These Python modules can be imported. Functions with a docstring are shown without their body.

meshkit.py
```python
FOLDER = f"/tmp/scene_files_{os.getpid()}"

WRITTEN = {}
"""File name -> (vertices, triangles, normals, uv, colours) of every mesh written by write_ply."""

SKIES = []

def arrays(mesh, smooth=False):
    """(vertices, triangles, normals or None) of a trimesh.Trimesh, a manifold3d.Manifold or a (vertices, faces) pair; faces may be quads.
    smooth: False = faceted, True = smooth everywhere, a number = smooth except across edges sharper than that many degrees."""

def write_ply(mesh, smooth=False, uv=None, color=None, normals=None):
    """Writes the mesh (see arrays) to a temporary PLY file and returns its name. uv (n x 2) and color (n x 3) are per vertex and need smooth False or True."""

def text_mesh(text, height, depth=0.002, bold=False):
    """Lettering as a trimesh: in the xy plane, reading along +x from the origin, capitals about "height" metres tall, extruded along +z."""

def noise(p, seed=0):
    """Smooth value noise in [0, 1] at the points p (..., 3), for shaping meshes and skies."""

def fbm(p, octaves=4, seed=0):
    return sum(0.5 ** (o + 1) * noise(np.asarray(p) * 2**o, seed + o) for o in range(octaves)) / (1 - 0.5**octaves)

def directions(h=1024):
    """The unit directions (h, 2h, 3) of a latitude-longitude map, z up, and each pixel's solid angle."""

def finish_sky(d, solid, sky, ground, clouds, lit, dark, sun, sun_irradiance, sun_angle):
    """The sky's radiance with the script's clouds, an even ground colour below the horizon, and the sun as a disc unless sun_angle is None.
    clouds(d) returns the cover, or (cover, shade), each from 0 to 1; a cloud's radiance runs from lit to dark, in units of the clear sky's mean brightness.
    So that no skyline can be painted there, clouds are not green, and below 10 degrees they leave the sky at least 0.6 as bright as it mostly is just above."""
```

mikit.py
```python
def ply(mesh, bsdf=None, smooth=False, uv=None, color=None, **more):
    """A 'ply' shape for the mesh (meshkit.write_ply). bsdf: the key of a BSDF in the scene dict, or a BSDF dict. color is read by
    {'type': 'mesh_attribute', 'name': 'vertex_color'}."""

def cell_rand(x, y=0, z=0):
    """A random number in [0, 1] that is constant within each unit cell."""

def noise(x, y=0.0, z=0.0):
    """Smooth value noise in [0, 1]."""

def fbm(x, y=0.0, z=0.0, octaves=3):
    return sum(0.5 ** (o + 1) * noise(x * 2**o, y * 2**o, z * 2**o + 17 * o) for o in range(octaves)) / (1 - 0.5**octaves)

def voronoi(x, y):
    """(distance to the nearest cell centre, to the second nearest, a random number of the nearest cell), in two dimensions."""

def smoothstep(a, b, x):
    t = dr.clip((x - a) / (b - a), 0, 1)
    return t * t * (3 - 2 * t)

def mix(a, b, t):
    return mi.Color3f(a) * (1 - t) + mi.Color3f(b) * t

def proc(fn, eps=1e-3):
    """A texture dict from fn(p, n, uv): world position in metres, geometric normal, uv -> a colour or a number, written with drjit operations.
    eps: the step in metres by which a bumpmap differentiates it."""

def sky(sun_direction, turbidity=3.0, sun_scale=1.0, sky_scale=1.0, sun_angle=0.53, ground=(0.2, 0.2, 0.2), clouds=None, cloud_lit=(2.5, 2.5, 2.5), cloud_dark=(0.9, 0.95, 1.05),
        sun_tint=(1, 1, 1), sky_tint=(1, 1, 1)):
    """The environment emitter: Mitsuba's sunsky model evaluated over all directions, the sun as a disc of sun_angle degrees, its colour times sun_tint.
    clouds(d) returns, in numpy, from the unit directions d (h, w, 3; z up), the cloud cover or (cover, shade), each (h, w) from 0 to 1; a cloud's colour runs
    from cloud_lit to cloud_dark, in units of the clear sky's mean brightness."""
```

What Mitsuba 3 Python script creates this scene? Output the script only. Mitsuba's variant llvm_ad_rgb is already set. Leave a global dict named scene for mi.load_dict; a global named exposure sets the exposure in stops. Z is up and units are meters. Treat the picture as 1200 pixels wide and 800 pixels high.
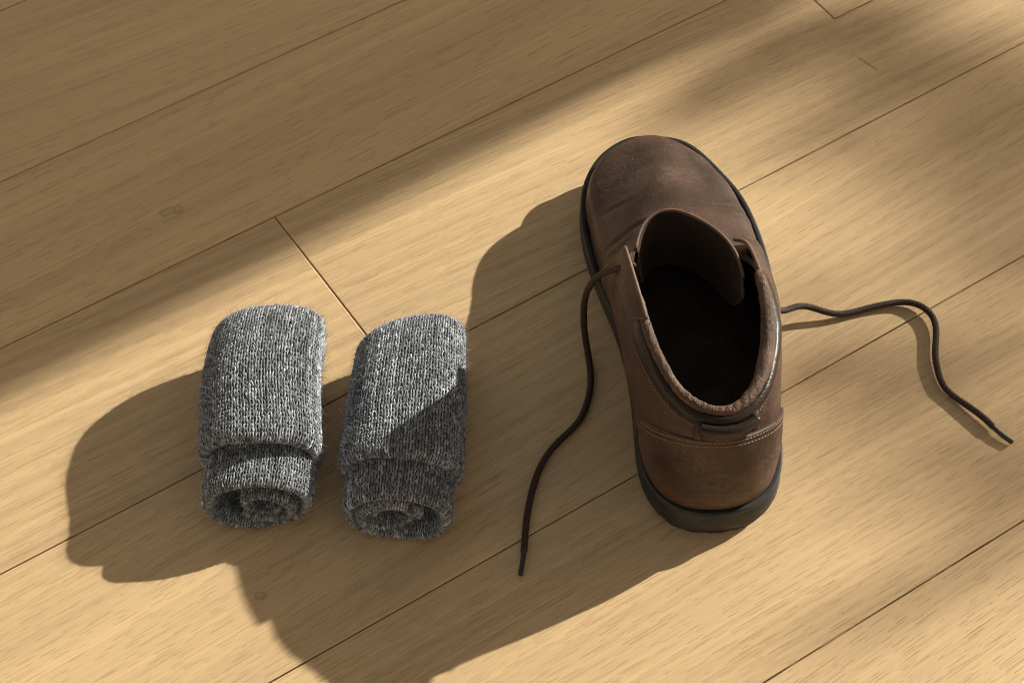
import math, numpy as np, trimesh, mitsuba as mi, drjit as dr, mikit, shapely.geometry as sg
from scipy.interpolate import CubicSpline, PchipInterpolator
from mikit import noise, fbm, cell_rand, smoothstep, mix

# ---------------------------------------------------------------- camera, sky, exposure
T = mi.ScalarTransform4f
PITCH = math.radians(52.849)
scene = {'camera': {'type': 'perspective', 'fov': 2 * math.degrees(math.atan(600 / 2400)), 'fov_axis': 'x', 'near_clip': 0.05, 'far_clip': 200.0,
                    'to_world': T().look_at(origin=[0, 0, 1.0], target=[0, math.cos(PITCH), 1 - math.sin(PITCH)], up=[0, 0, 1])}}
SUN_AZ, SUN_EL = math.radians(31.0), math.radians(24.0)
SUN = np.array([math.cos(SUN_AZ) * math.cos(SUN_EL), math.sin(SUN_AZ) * math.cos(SUN_EL), math.sin(SUN_EL)])
scene['sky'] = mikit.sky(SUN.tolist(), turbidity=2.5, sun_scale=1.0, sky_scale=1.12, sun_tint=(1.1, 1.41, 1.95), sky_tint=(1.75, 0.95, 0.50), ground=(0.25, 0.2, 0.15))
exposure = 2.45
labels = {}
rng = np.random.default_rng(7)
Z3 = np.array([0, 0, 1.0])

# ---------------------------------------------------------------- helpers
def numbered(key):
    if key not in scene and key not in labels and not any(k.startswith(key + '__') for k in scene):
        return key
    i = 1
    while True:
        k = f'{key}_{i:03d}'
        if k not in scene and k not in labels and not any(q.startswith(k + '__') for q in scene):
            return k
        i += 1

def tag(key, label=None, cat=None, group=None, kind=None):
    d = labels.setdefault(key, {})
    for a, b in (('label', label), ('category', cat), ('group', group), ('kind', kind)):
        if b: d[a] = b
    return key

def obj(name, mesh, bsdf, parent=None, smooth=False, **kw):
    key = numbered((parent + '__' if parent else '') + name)
    scene[key] = mikit.ply(mesh, bsdf, smooth, **kw)
    return key

def cat_m(ms):
    return trimesh.util.concatenate(ms)

def grid_mesh(P, close_u=False, close_v=False, flip=False):
    """mesh from an array (n, m, 3)"""
    n, m = P.shape[:2]
    i = np.arange(n if close_u else n - 1)[:, None]; j = np.arange(m if close_v else m - 1)[None]
    a = i * m + j; b = ((i + 1) % n) * m + j; c = ((i + 1) % n) * m + (j + 1) % m; d = i * m + (j + 1) % m
    f = np.stack([a, b, c, d], -1).reshape(-1, 4)
    f = np.vstack([f[:, [0, 1, 2]], f[:, [0, 2, 3]]])
    if flip: f = f[:, ::-1]
    return trimesh.Trimesh(P.reshape(-1, 3), f, process=False)

def smooth_path(pts, n, closed=False):
    pts = np.asarray(pts, float)
    if closed: pts = np.vstack([pts, pts[:1]])
    d = np.r_[0, np.cumsum(np.maximum(np.linalg.norm(np.diff(pts, axis=0), axis=1), 1e-6) ** 0.5)]
    cs = CubicSpline(d, pts, bc_type='periodic' if closed else 'natural')
    fine = cs(np.linspace(0, d[-1], 40 * len(pts)))
    L = np.r_[0, np.cumsum(np.linalg.norm(np.diff(fine, axis=0), axis=1))]
    s = np.linspace(0, L[-1], n, endpoint=not closed)
    return np.stack([np.interp(s, L, fine[:, k]) for k in range(fine.shape[1])], 1)

def frames(path, closed=False, up=None):
    t = (np.roll(path, -1, 0) - np.roll(path, 1, 0)) if closed else np.gradient(path, axis=0)
    t = t / np.linalg.norm(t, axis=1, keepdims=True)
    u = np.zeros_like(t)
    if up is not None:
        u = np.broadcast_to(np.asarray(up, float), t.shape) - 0
        u = u - (u * t).sum(1, keepdims=True) * t
    else:
        a = np.array([0, 0, 1.0]) if abs(t[0, 2]) < 0.8 else np.array([1.0, 0, 0])
        a = a - a @ t[0] * t[0]
        for k in range(len(t)):
            a = a - a @ t[k] * t[k]; a = a / np.linalg.norm(a); u[k] = a
    u /= np.linalg.norm(u, axis=1, keepdims=True)
    return t, u, np.cross(t, u)

def tube(path, r, sides=10, closed=False, up=None, flat=1.0, caps=True):
    path = np.asarray(path, float); r = np.broadcast_to(np.asarray(r, float), (len(path),))
    t, u, w = frames(path, closed, up)
    a = np.arange(sides) / sides * 2 * np.pi
    P = path[:, None] + r[:, None, None] * (np.cos(a)[None, :, None] * w[:, None] + flat * np.sin(a)[None, :, None] * u[:, None])
    m = grid_mesh(P, close_u=closed, close_v=True, flip=False)
    if caps and not closed:
        v = np.vstack([m.vertices, path[:1] - t[:1] * r[0] * 0.5, path[-1:] + t[-1:] * r[-1] * 0.5]); n = len(m.vertices)
        k = np.arange(sides); k2 = (k + 1) % sides; e = (len(path) - 1) * sides
        f = np.vstack([m.faces, np.stack([np.full(sides, n), k, k2], 1), np.stack([np.full(sides, n + 1), e + k2, e + k], 1)])
        m = trimesh.Trimesh(v, f, process=False)
    m.fix_normals() if len(m.faces) < 60000 else None
    return m

def box(c, size, R=None):
    b = trimesh.creation.box(extents=size)
    v = b.vertices if R is None else b.vertices @ np.asarray(R).T
    return trimesh.Trimesh(v + np.asarray(c), b.faces, process=False)

def vnoise(P, scale, seed=0, octaves=3):
    """cheap smooth noise in [-1, 1] at points (n, 3), from sums of sines"""
    r = np.random.default_rng(seed); out = np.zeros(len(P)); amp = 1.0; tot = 0
    for o in range(octaves):
        for _ in range(5):
            k = r.normal(size=3) * scale * 2 ** o
            out += amp * np.sin(P @ k + r.uniform(0, 6.28)) / 2.2
        tot += amp; amp *= 0.55
    return out / tot

# ---------------------------------------------------------------- materials
PHI = math.radians(33.404)
TX, TY, NX, NY = math.cos(PHI), math.sin(PHI), -math.sin(PHI), math.cos(PHI)
UOFF, VOFF = 6.5, 0.0

def wood_parts(uv):
    k = dr.floor(uv.x / UOFF + 0.5)
    u, v = uv.x - k * UOFF, uv.y - k * VOFF
    a = (cell_rand(k, 5, 1) - 0.5) * 0.13
    v2 = v + a * u + 0.010 * (fbm(u * 1.7 + k * 3.1, v * 4.0, 2.0, 2) - 0.5) + 0.0007 * (noise(u * 9, v * 30, k) - 0.5)
    return k, u, v, v2

def wood_pores(k, u, v2, wid, length, lo, seed):
    row = v2 / wid; r = dr.floor(row); fr = row - r
    uu = u / length + cell_rand(r, k, seed) * 13.0
    c = dr.floor(uu); fu = uu - c
    h = cell_rand(c, r, seed + 3 + k)
    ln = 0.30 + 0.65 * cell_rand(c, r, seed + 9 + k)
    x = dr.abs(fr - (0.28 + 0.44 * cell_rand(c, r, seed + 5 + k)))
    return dr.select(h > lo, 1.0, 0.0) * smoothstep(0.00040 / wid, 0.00010 / wid, x) * smoothstep(0.0, 0.10, fu) * smoothstep(ln, ln - 0.2, fu) * (0.25 + 0.75 * cell_rand(c, r, seed + 2))

def wood_fields(uv):
    k, u, v, v2 = wood_parts(uv)
    ca = cell_rand(k, 2, 2)
    vc = 0.65 + (cell_rand(k, 3, 3) - 0.5) * 0.7
    q = v2 - vc
    d = dr.sqrt(q * q * 1.0 + dr.square((u - (ca - 0.5) * 2.0) * 0.045) + 0.0002)
    ph = d / (0.006 + 0.010 * cell_rand(k, 4, 9)) + 2.4 * fbm(u * 1.9, v2 * 13, k, 2)
    ring = ph - dr.floor(ph)
    early = smoothstep(0.0, 0.35, ring) * smoothstep(1.0, 0.45, ring)
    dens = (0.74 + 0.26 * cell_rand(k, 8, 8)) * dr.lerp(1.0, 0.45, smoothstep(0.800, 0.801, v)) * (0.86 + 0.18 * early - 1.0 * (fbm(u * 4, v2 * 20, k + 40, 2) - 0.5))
    p1 = wood_pores(k, u, v2, 0.00170, 0.0230, 1.0 - dens * 0.85, 11)
    p2 = wood_pores(k, u + 3.3, v2 + 0.00043, 0.00270, 0.0420, 1.0 - dens * 0.7, 31)
    line = smoothstep(0.80, 0.97, ring) * smoothstep(1.0, 0.98, ring) * (0.15 + 0.85 * smoothstep(0.35, 0.8, cell_rand(k, 9, 2))) * (0.4 + 0.6 * noise(u * 40, v2 * 160, k))
    return k, u, v2, early, dr.maximum(dr.maximum(p1, p2), 0.42 * line)

def marks(p):
    t, n = p.x * TX + p.y * TY, p.x * NX + p.y * NY
    def spot(a, b, r, el):
        w = (noise(t * 420, n * 420) - 0.5) * 0.6
        d = dr.sqrt(dr.square((t - a) / el) + dr.square(n - b)) / r + w
        return smoothstep(1.25, 0.95, d) * (0.45 + 0.55 * smoothstep(0.45, 0.8, d))
    m = mi.Float(0)
    for a, b, r, el, s in MARKS:
        m = dr.maximum(m, s * spot(a, b, r, el))
    for a, b, ln, ang, s in SCRATCH:
        ca, sa = math.cos(ang), math.sin(ang)
        x, y = (t - a) * ca + (n - b) * sa, -(t - a) * sa + (n - b) * ca
        m = dr.maximum(m, s * smoothstep(0.0007, 0.0003, dr.abs(y)) * smoothstep(ln, ln * 0.6, dr.abs(x)))
    return m

MARKS = [(0.2896, 0.8421, 0.0034, 1.4, 0.36), (0.2966, 0.8401, 0.0028, 1.2, 0.45), (0.2014, 0.5615, 0.0024, 1.3, 0.45)]
SCRATCH = [(0.7504, 0.6973, 0.0105, math.radians(-80), 0.9)]

def wood_color(p, n, uv):
    k, u, v2, early, pore = wood_fields(uv)
    v = uv.y - k * VOFF
    tone = cell_rand(k, 7, 7)
    ambient_lift = 1 + 0.19 * smoothstep(0.800, 0.801, v)  # boards past this joint painted lighter, standing in for stronger ambient light
    base = ambient_lift * mix((0.520, 0.353, 0.194), (0.570, 0.393, 0.220), tone)
    streak = fbm(u * 1.6, v2 * 70, k, 3)
    fine = noise(u * 9, v2 * 1100, k) + 0.6 * noise(u * 3, v2 * 420, k + 7) - 0.3
    blot = fbm(u * 6, v2 * 14, k + 9, 2)
    g = 0.84 + 0.24 * streak + 0.11 * (fine - 0.5) + 0.09 * (blot - 0.5) - (0.03 + 0.09 * cell_rand(k, 6, 4)) * early + 0.05
    col = base * g
    col = mix(col, mi.Color3f(0.20, 0.115, 0.048), pore * (0.40 + 0.18 * cell_rand(k, 1, 6)))
    return mix(col, mi.Color3f(0.13, 0.075, 0.035), marks(p) * 0.8)

def wood_height(p, n, uv):
    k, u, v2, early, pore = wood_fields(uv)
    return 0.7 * noise(u * 6, v2 * 700, k) + 0.30 * early - 0.65 * pore + 0.15 * noise(u * 60, v2 * 200, k + 3)

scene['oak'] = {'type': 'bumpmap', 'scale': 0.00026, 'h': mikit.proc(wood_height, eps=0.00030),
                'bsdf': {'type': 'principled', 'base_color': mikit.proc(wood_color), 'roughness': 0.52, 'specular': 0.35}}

def leather_fn(c1, c2, c3, s=1.0):
    def f(p, n, uv):
        x, y, z = p.x * s, p.y * s, p.z * s
        a = fbm(x * 38, y * 38, z * 38, 4)
        b = fbm(x * 420, y * 420, z * 420, 3)
        c = noise(x * 1550, y * 1550, z * 1550)
        col = mix(c1, c2, smoothstep(0.30, 0.70, a))
        col = col * (0.68 + 0.64 * b)
        sp = smoothstep(0.70, 0.90, c) * smoothstep(0.42, 0.64, fbm(x * 70 + 5, y * 70, z * 70, 3))
        wear = smoothstep(0.54, 0.78, fbm(x * 26 + 3, y * 26, z * 26, 4)) * smoothstep(0.25, 0.6, b)
        return mix(mix(col, c3, sp * 0.48), c3, wear * 0.09)
    return f

def leather_h(p, n, uv):
    x, y, z = p.x, p.y, p.z
    return noise(x * 1500, y * 1500, z * 1500) + 1.2 * noise(x * 620, y * 620, z * 620) + 2.0 * fbm(x * 150, y * 150, z * 150, 2)

scene['leather'] = {'type': 'twosided', 'b': {'type': 'bumpmap', 'scale': 0.00013, 'h': mikit.proc(leather_h, eps=0.00025),
    'bsdf': {'type': 'principled', 'base_color': mikit.proc(leather_fn((0.0270, 0.0124, 0.0086), (0.058, 0.0290, 0.0208), (0.24, 0.17, 0.135))), 'roughness': 0.50, 'specular': 0.34, 'sheen': 0.10, 'sheen_tint': 0.5}}}
scene['smooth_leather'] = {'type': 'twosided', 'b': {'type': 'bumpmap', 'scale': 0.00012, 'h': mikit.proc(lambda p, n, uv: noise(p.x * 900, p.y * 900, p.z * 900) + 0.6 * noise(p.x * 2000, p.y * 2000, p.z * 2000), eps=0.00025),
    'bsdf': {'type': 'principled', 'base_color': mikit.proc(leather_fn((0.016, 0.010, 0.008), (0.028, 0.018, 0.014), (0.10, 0.07, 0.055))), 'roughness': 0.34, 'specular': 0.26}}}
scene['tongue_leather'] = {'type': 'twosided', 'b': {'type': 'principled', 'base_color': mikit.proc(leather_fn((0.030, 0.018, 0.013), (0.048, 0.029, 0.022), (0.08, 0.055, 0.042))), 'roughness': 0.6, 'specular': 0.4}}
scene['suede'] = {'type': 'twosided', 'b': {'type': 'bumpmap', 'scale': 0.00035, 'h': mikit.proc(lambda p, n, uv: noise(p.x * 1100, p.y * 1100, p.z * 1100) + noise(p.x * 2400, p.y * 2400, p.z * 2400), eps=0.0002),
    'bsdf': {'type': 'principled', 'base_color': mikit.proc(leather_fn((0.048, 0.024, 0.015), (0.10, 0.053, 0.034), (0.50, 0.36, 0.26), 1.3)), 'roughness': 0.7, 'specular': 0.4}}}
scene['lining'] = {'type': 'twosided', 'b': {'type': 'principled', 'base_color': mikit.proc(leather_fn((0.026, 0.016, 0.012), (0.045, 0.029, 0.022), (0.06, 0.045, 0.035))), 'roughness': 0.75, 'specular': 0.25}}
scene['leather_edge'] = {'type': 'twosided', 'b': {'type': 'principled', 'base_color': mikit.proc(leather_fn((0.060, 0.030, 0.019), (0.125, 0.066, 0.042), (0.4, 0.28, 0.18))), 'roughness': 0.65}}
scene['rubber'] = {'type': 'twosided', 'b': {'type': 'bumpmap', 'scale': 0.00006, 'h': mikit.proc(lambda p, n, uv: noise(p.x * 900, p.y * 900, p.z * 900), eps=0.0003),
    'bsdf': {'type': 'principled', 'base_color': mikit.proc(lambda p, n, uv: mix((0.017, 0.017, 0.0175), (0.036, 0.035, 0.034), smoothstep(0.3, 0.75, fbm(p.x * 60, p.y * 60, p.z * 120, 3)))), 'roughness': 0.5, 'specular': 0.24}}}
scene['thread'] = {'type': 'principled', 'base_color': {'type': 'rgb', 'value': (0.19, 0.13, 0.092)}, 'roughness': 0.6}
def braid(uv):
    a, b = uv.x * 1150 + uv.y * 12.566, uv.x * 1150 - uv.y * 12.566
    return dr.abs(dr.sin(a)) * dr.abs(dr.sin(b))
scene['lace'] = {'type': 'bumpmap', 'scale': 0.0005, 'h': mikit.proc(lambda p, n, uv: braid(uv), eps=0.0002),
    'bsdf': {'type': 'principled', 'base_color': mikit.proc(lambda p, n, uv: mix((0.020, 0.0115, 0.0090), (0.070, 0.041, 0.032), braid(uv)) * (0.6 + 0.8 * noise(p.x * 2200, p.y * 2200, p.z * 2200))), 'roughness': 0.6, 'specular': 0.25}}
scene['aglet_plastic'] = {'type': 'principled', 'base_color': {'type': 'rgb', 'value': (0.022, 0.018, 0.017)}, 'roughness': 0.5}
scene['wool'] = {'type': 'twosided', 'b': {'type': 'bumpmap', 'scale': 0.00022, 'h': mikit.proc(lambda p, n, uv: noise(uv.x * 5.0 + uv.y * 9.0, uv.y * 3.0, 0.5) + 0.7 * noise(p.x * 2600, p.y * 2600, p.z * 2600), eps=0.00015),
    'bsdf': {'type': 'principled', 'base_color': {'type': 'mesh_attribute', 'name': 'vertex_color'}, 'roughness': 0.85, 'specular': 0.2, 'sheen': 0.3}}}
scene['eyelet_metal'] = {'type': 'roughconductor', 'material': 'Cu', 'alpha': 0.35}
scene['plaster'] = {'type': 'diffuse', 'reflectance': {'type': 'rgb', 'value': (0.72, 0.69, 0.63)}}
scene['linen'] = {'type': 'twosided', 'b': {'type': 'diffuse', 'reflectance': {'type': 'rgb', 'value': (0.45, 0.42, 0.37)}}}
scene['bark'] = {'type': 'diffuse', 'reflectance': {'type': 'rgb', 'value': (0.12, 0.09, 0.06)}}
scene['leaf'] = {'type': 'twosided', 'b': {'type': 'diffuse', 'reflectance': {'type': 'rgb', 'value': (0.06, 0.10, 0.03)}}}

# ---------------------------------------------------------------- floor planks
floor = 'floor'
tag(floor, 'pale oak plank floor lit by low sun', None, None, 'structure')
sub = box((0, 0.8, -0.03), (9, 9, 0.02))
obj('subfloor', sub, 'bark', floor)
NJ = [0.9248, 0.8003, 0.6542, 0.5112, 0.3632]
joints = [NJ[0] + 0.146 * k for k in range(14, 0, -1)] + NJ + [NJ[-1] - 0.147 * k for k in range(1, 13)]
def tn_xy(t, n): return t * TX + n * NX, t * TY + n * NY
def plank(poly, k):
    """poly in (t, n) metres; a bevelled board, its top near z = 0"""
    g = 0.00040; bv = 0.0005
    dz = 0.0001 * math.sin(k * 12.9898) ; th = 0.014
    r0 = np.array(sg.Polygon(poly).buffer(-g, join_style=2).exterior.coords)[:-1]
    r1 = np.array(sg.Polygon(poly).buffer(-g - bv, join_style=2).exterior.coords)[:-1]
    if sg.Polygon(r0).exterior.is_ccw is False: r0 = r0[::-1]
    if sg.Polygon(r1).exterior.is_ccw is False: r1 = r1[::-1]
    s = np.argmin(np.linalg.norm(r1 - r0[0], axis=1)); r1 = np.roll(r1, -s, 0)
    n = len(r0)
    v2 = np.vstack([r0, r0, r1]); z = np.r_[np.full(n, -th), np.full(n, -bv * 0.8), np.zeros(n)] + dz
    tri_v, tri_f = trimesh.creation.triangulate_polygon(sg.Polygon(r1), engine='earcut')
    idx = [int(np.argmin(np.linalg.norm(r1 - q, axis=1))) + 2 * n for q in tri_v]
    f = [[idx[a] for a in t] for t in tri_f]
    for lv in (0, 1):
        for a in range(n):
            b = (a + 1) % n
            f += [[lv * n + a, lv * n + b, lv * n + n + b], [lv * n + a, lv * n + n + b, lv * n + n + a]]
    xyz = np.stack([v2[:, 0] * TX + v2[:, 1] * NX, v2[:, 0] * TY + v2[:, 1] * NY, z], 1)
    m = trimesh.Trimesh(xyz, f, process=False)
    top = m.face_normals[:len(tri_f), 2].mean()
    if top < 0: m.faces[:len(tri_f)] = m.faces[:len(tri_f), ::-1]
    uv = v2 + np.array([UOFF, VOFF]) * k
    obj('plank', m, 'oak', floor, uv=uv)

BUTT1, BUTT2, NSPLIT = 0.3452, 0.7592, 0.7438
k = 0
rows = sorted(enumerate(zip(joints[:-1], joints[1:])), key=lambda q: abs(sum(q[1]) / 2 - 0.65))     # the boards nearest the boot first
for row, (hi, lo) in rows:
    r = np.random.default_rng(100 + row)
    if abs(hi - NJ[1]) < 1e-6:
        polys = [[(-2.4, lo), (BUTT1, lo), (BUTT1, hi), (-2.4, hi)], [(BUTT1, lo), (3.0, lo), (3.0, NSPLIT), (BUTT2, NSPLIT), (BUTT2, hi), (BUTT1, hi)], [(BUTT2, NSPLIT), (3.0, NSPLIT), (3.0, hi), (BUTT2, hi)]]
    else:
        cut = [-2.4, r.uniform(-1.6, -0.9), 3.0] if 0.2 < lo < 1.0 else [-2.4, r.uniform(-1.6, -0.6), r.uniform(0.3, 1.2), 3.0]
        polys = [[(a, lo), (b, lo), (b, hi), (a, hi)] for a, b in zip(cut[:-1], cut[1:])]
    for poly in polys:
        plank(poly, k); k += 1

# ---------------------------------------------------------------- window wall, added drape and tree that shape the sunlight
def floor_pt(px, py):
    x = (px - 600) / 2400; y = -(py - 400) / 2400
    d = np.array([x, math.cos(PITCH) + y * math.sin(PITCH), -math.sin(PITCH) + y * math.cos(PITCH)])
    return np.array([0, 0, 1.0]) - d / d[2]
WD = 3.35                                            # metres along the planks from the origin to the window wall
def wall_pt(l, z, d=0.0):                            # l: along the wall, d: into the room is negative
    return np.stack(np.broadcast_arrays((WD + d) * TX + l * NX, (WD + d) * TY + l * NY, z), -1).astype(float)
def hit(px, py):                                     # where the ray from floor point towards the sun meets the wall plane
    p = np.array([px, py, 0.0]); tt = np.array([TX, TY, 0]); q = p + SUN * ((WD - p @ tt) / (SUN @ tt))
    return q @ np.array([NX, NY, 0]), q[2]
E0, E1 = hit(*floor_pt(0, 474)[:2]), hit(*floor_pt(690, 124)[:2])         # the edge of the shade on the floor
sl = (E1[0] - E0[0]) / (E1[1] - E0[1])
edge_l = lambda z: E0[0] + sl * (z - E0[1])
R3 = np.array([[TX, NX, 0], [TY, NY, 0], [0, 0, 1]])
W0, W1, WZ0, WZ1 = -1.55, 1.05, 0.55, 2.55
wall_boxes = [(-2.6, W0, 0, 3.0), (W1, 2.4, 0, 3.0), (W0, W1, 0, WZ0), (W0, W1, WZ1, 3.0)]
wm = cat_m([box(wall_pt((a + b) / 2, (c + d) / 2, 0.15).tolist(), (0.24, b - a, d - c), R3) for a, b, c, d in wall_boxes])
obj('wall', wm, 'plaster'); tag('wall', 'plain plaster wall with a wide window opening beside the floor', None, None, 'structure')
zz = np.linspace(0.12, 2.62, 60); uu = np.linspace(0, 1, 120)
ll = edge_l(zz)[:, None] + uu[None] * (1.40 - edge_l(zz)[:, None])
dd = -0.05 + 0.028 * np.sin(uu * 46)[None] * np.ones((60, 1)) + 0.01 * np.sin(uu * 13 + 1)[None] * (zz[:, None] - 1)
obj('added_curtain', grid_mesh(wall_pt(ll, np.broadcast_to(zz[:, None], ll.shape), dd)), 'linen', smooth=True)  # unseen drape added to block sun, its slanted edge fitted to the floor shade
tag('added_curtain', 'pleated linen drape added out of view to cast the shade across the upper left floor', 'added_curtain')

TREE = 4.3                                            # metres along the sun's direction to the tree's leaves
LEAVES = []
def make_tree():
    t = tag('tree', 'leafy garden tree standing outside the window', 'tree')
    r = np.random.default_rng(5)
    spots = [(825, 98, 7, .008), (795, 116, 5, .008), (865, 82, 7, .008), (905, 62, 7, .008), (945, 42, 7, .008), (1030, 42, 10, .007), (1005, 44, 9, .008), (1052, 22, 8, .007), (985, 28, 8, .008), (960, 20, 7, .010), (930, 22, 7, .010), (885, 45, 8, .010), (1020, 8, 8, .010)]
    for line, count in (([(1080, 62), (1125, 92), (1200, 140)], 33), ([(990, 160), (1085, 212), (1185, 300)], 21), ([(935, 418), (1010, 436), (1080, 520), (1125, 590)], 30), ([(880, 114), (965, 134)], 10), ([(915, 330), (945, 345)], 4), ([(945, 425), (1005, 458)], 15), ([(1100, 562), (1140, 600)], 9), ([(1130, 315), (1200, 345)], 6), ([(1150, 620), (1190, 590)], 6), ([(980, 730), (1050, 690)], 9)):
        line = np.array(line, float); w = np.linspace(0, len(line) - 1.001, max(2, count // 3))
        for x in w:
            a, f = int(x), x - int(x); q = line[a] * (1 - f) + line[a + 1] * f
            spots.append((q[0], q[1], 3, .011))
    leaves = []; tips = []
    for px, py, cnt, sp in spots:
        c = floor_pt(px, py) + SUN * (TREE + r.uniform(-0.25, 0.6)); tips.append(c)
        for _ in range(cnt):
            leaves.append((c + r.normal(size=3) * sp * np.array([1, 1, 0.8]), r.uniform(0.012, 0.017)))
    base = floor_pt(1250, 150) + SUN * TREE
    for _ in range(700):                              # the rest of the crown, whose shade falls beside the picture
        q = floor_pt(r.uniform(1340, 1950), r.uniform(-250, 900)) + SUN * (TREE + abs(r.normal()) * 0.5)
        leaves.append((q, r.uniform(0.018, 0.03)))
    V, Fc = [], []
    for c, s in leaves:
        a = r.normal(size=3); a /= np.linalg.norm(a); b = np.cross(a, r.normal(size=3)); b /= np.linalg.norm(b); n = np.cross(a, b)
        q = np.array([c - a * s, c - a * s * .3 + b * s * .5 + n * s * .1, c + a * s * .4 + b * s * .38 + n * s * .08, c + a * s, c + a * s * .4 - b * s * .38 + n * s * .08, c - a * s * .3 - b * s * .5 + n * s * .1])
        i = len(V) * 6; V.append(q); Fc += [[i, i + 1, i + 5], [i + 1, i + 2, i + 5], [i + 2, i + 4, i + 5], [i + 2, i + 3, i + 4]]
    LEAVES.extend(leaves)
    obj('crown', trimesh.Trimesh(np.vstack(V), Fc, process=False), 'leaf', t)
    foot = base * [1, 1, 0] + [0.45, -0.45, -0.3]; fork = base + [0.25, -0.3, -0.35]
    obj('trunk', tube(smooth_path([foot, (foot + fork) / 2 + [0.05, 0, 0], fork], 12), np.linspace(0.13, 0.07, 12)), 'bark', t)
    for c in tips:
        mid = (fork + c) / 2 + r.normal(size=3) * 0.05 + [0, 0, 0.05]
        obj('branch', tube(smooth_path([fork, mid, c], 10), np.linspace(0.008, 0.0015, 10), 6), 'bark', t)
make_tree()

# ---------------------------------------------------------------- the boot
BA = math.radians(95.5); BO = np.array([0.1135, 0.6225, 0.0])
BAX = np.array([math.cos(BA), math.sin(BA), 0]); BLX = np.array([BAX[1], -BAX[0], 0])
def bw(P):
    P = np.asarray(P, float); y = P[..., 1:2] - 0.0048 * np.clip((0.06 - P[..., 1:2]) / 0.06, 0, 1) * np.clip(1 - P[..., 2:] / 0.1, 0, 1)
    return BO + P[..., :1] * BLX + y * BAX + P[..., 2:] * Z3
boot = tag('boot', 'brown leather ankle boot with open collar and untied laces', 'boot')

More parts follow.
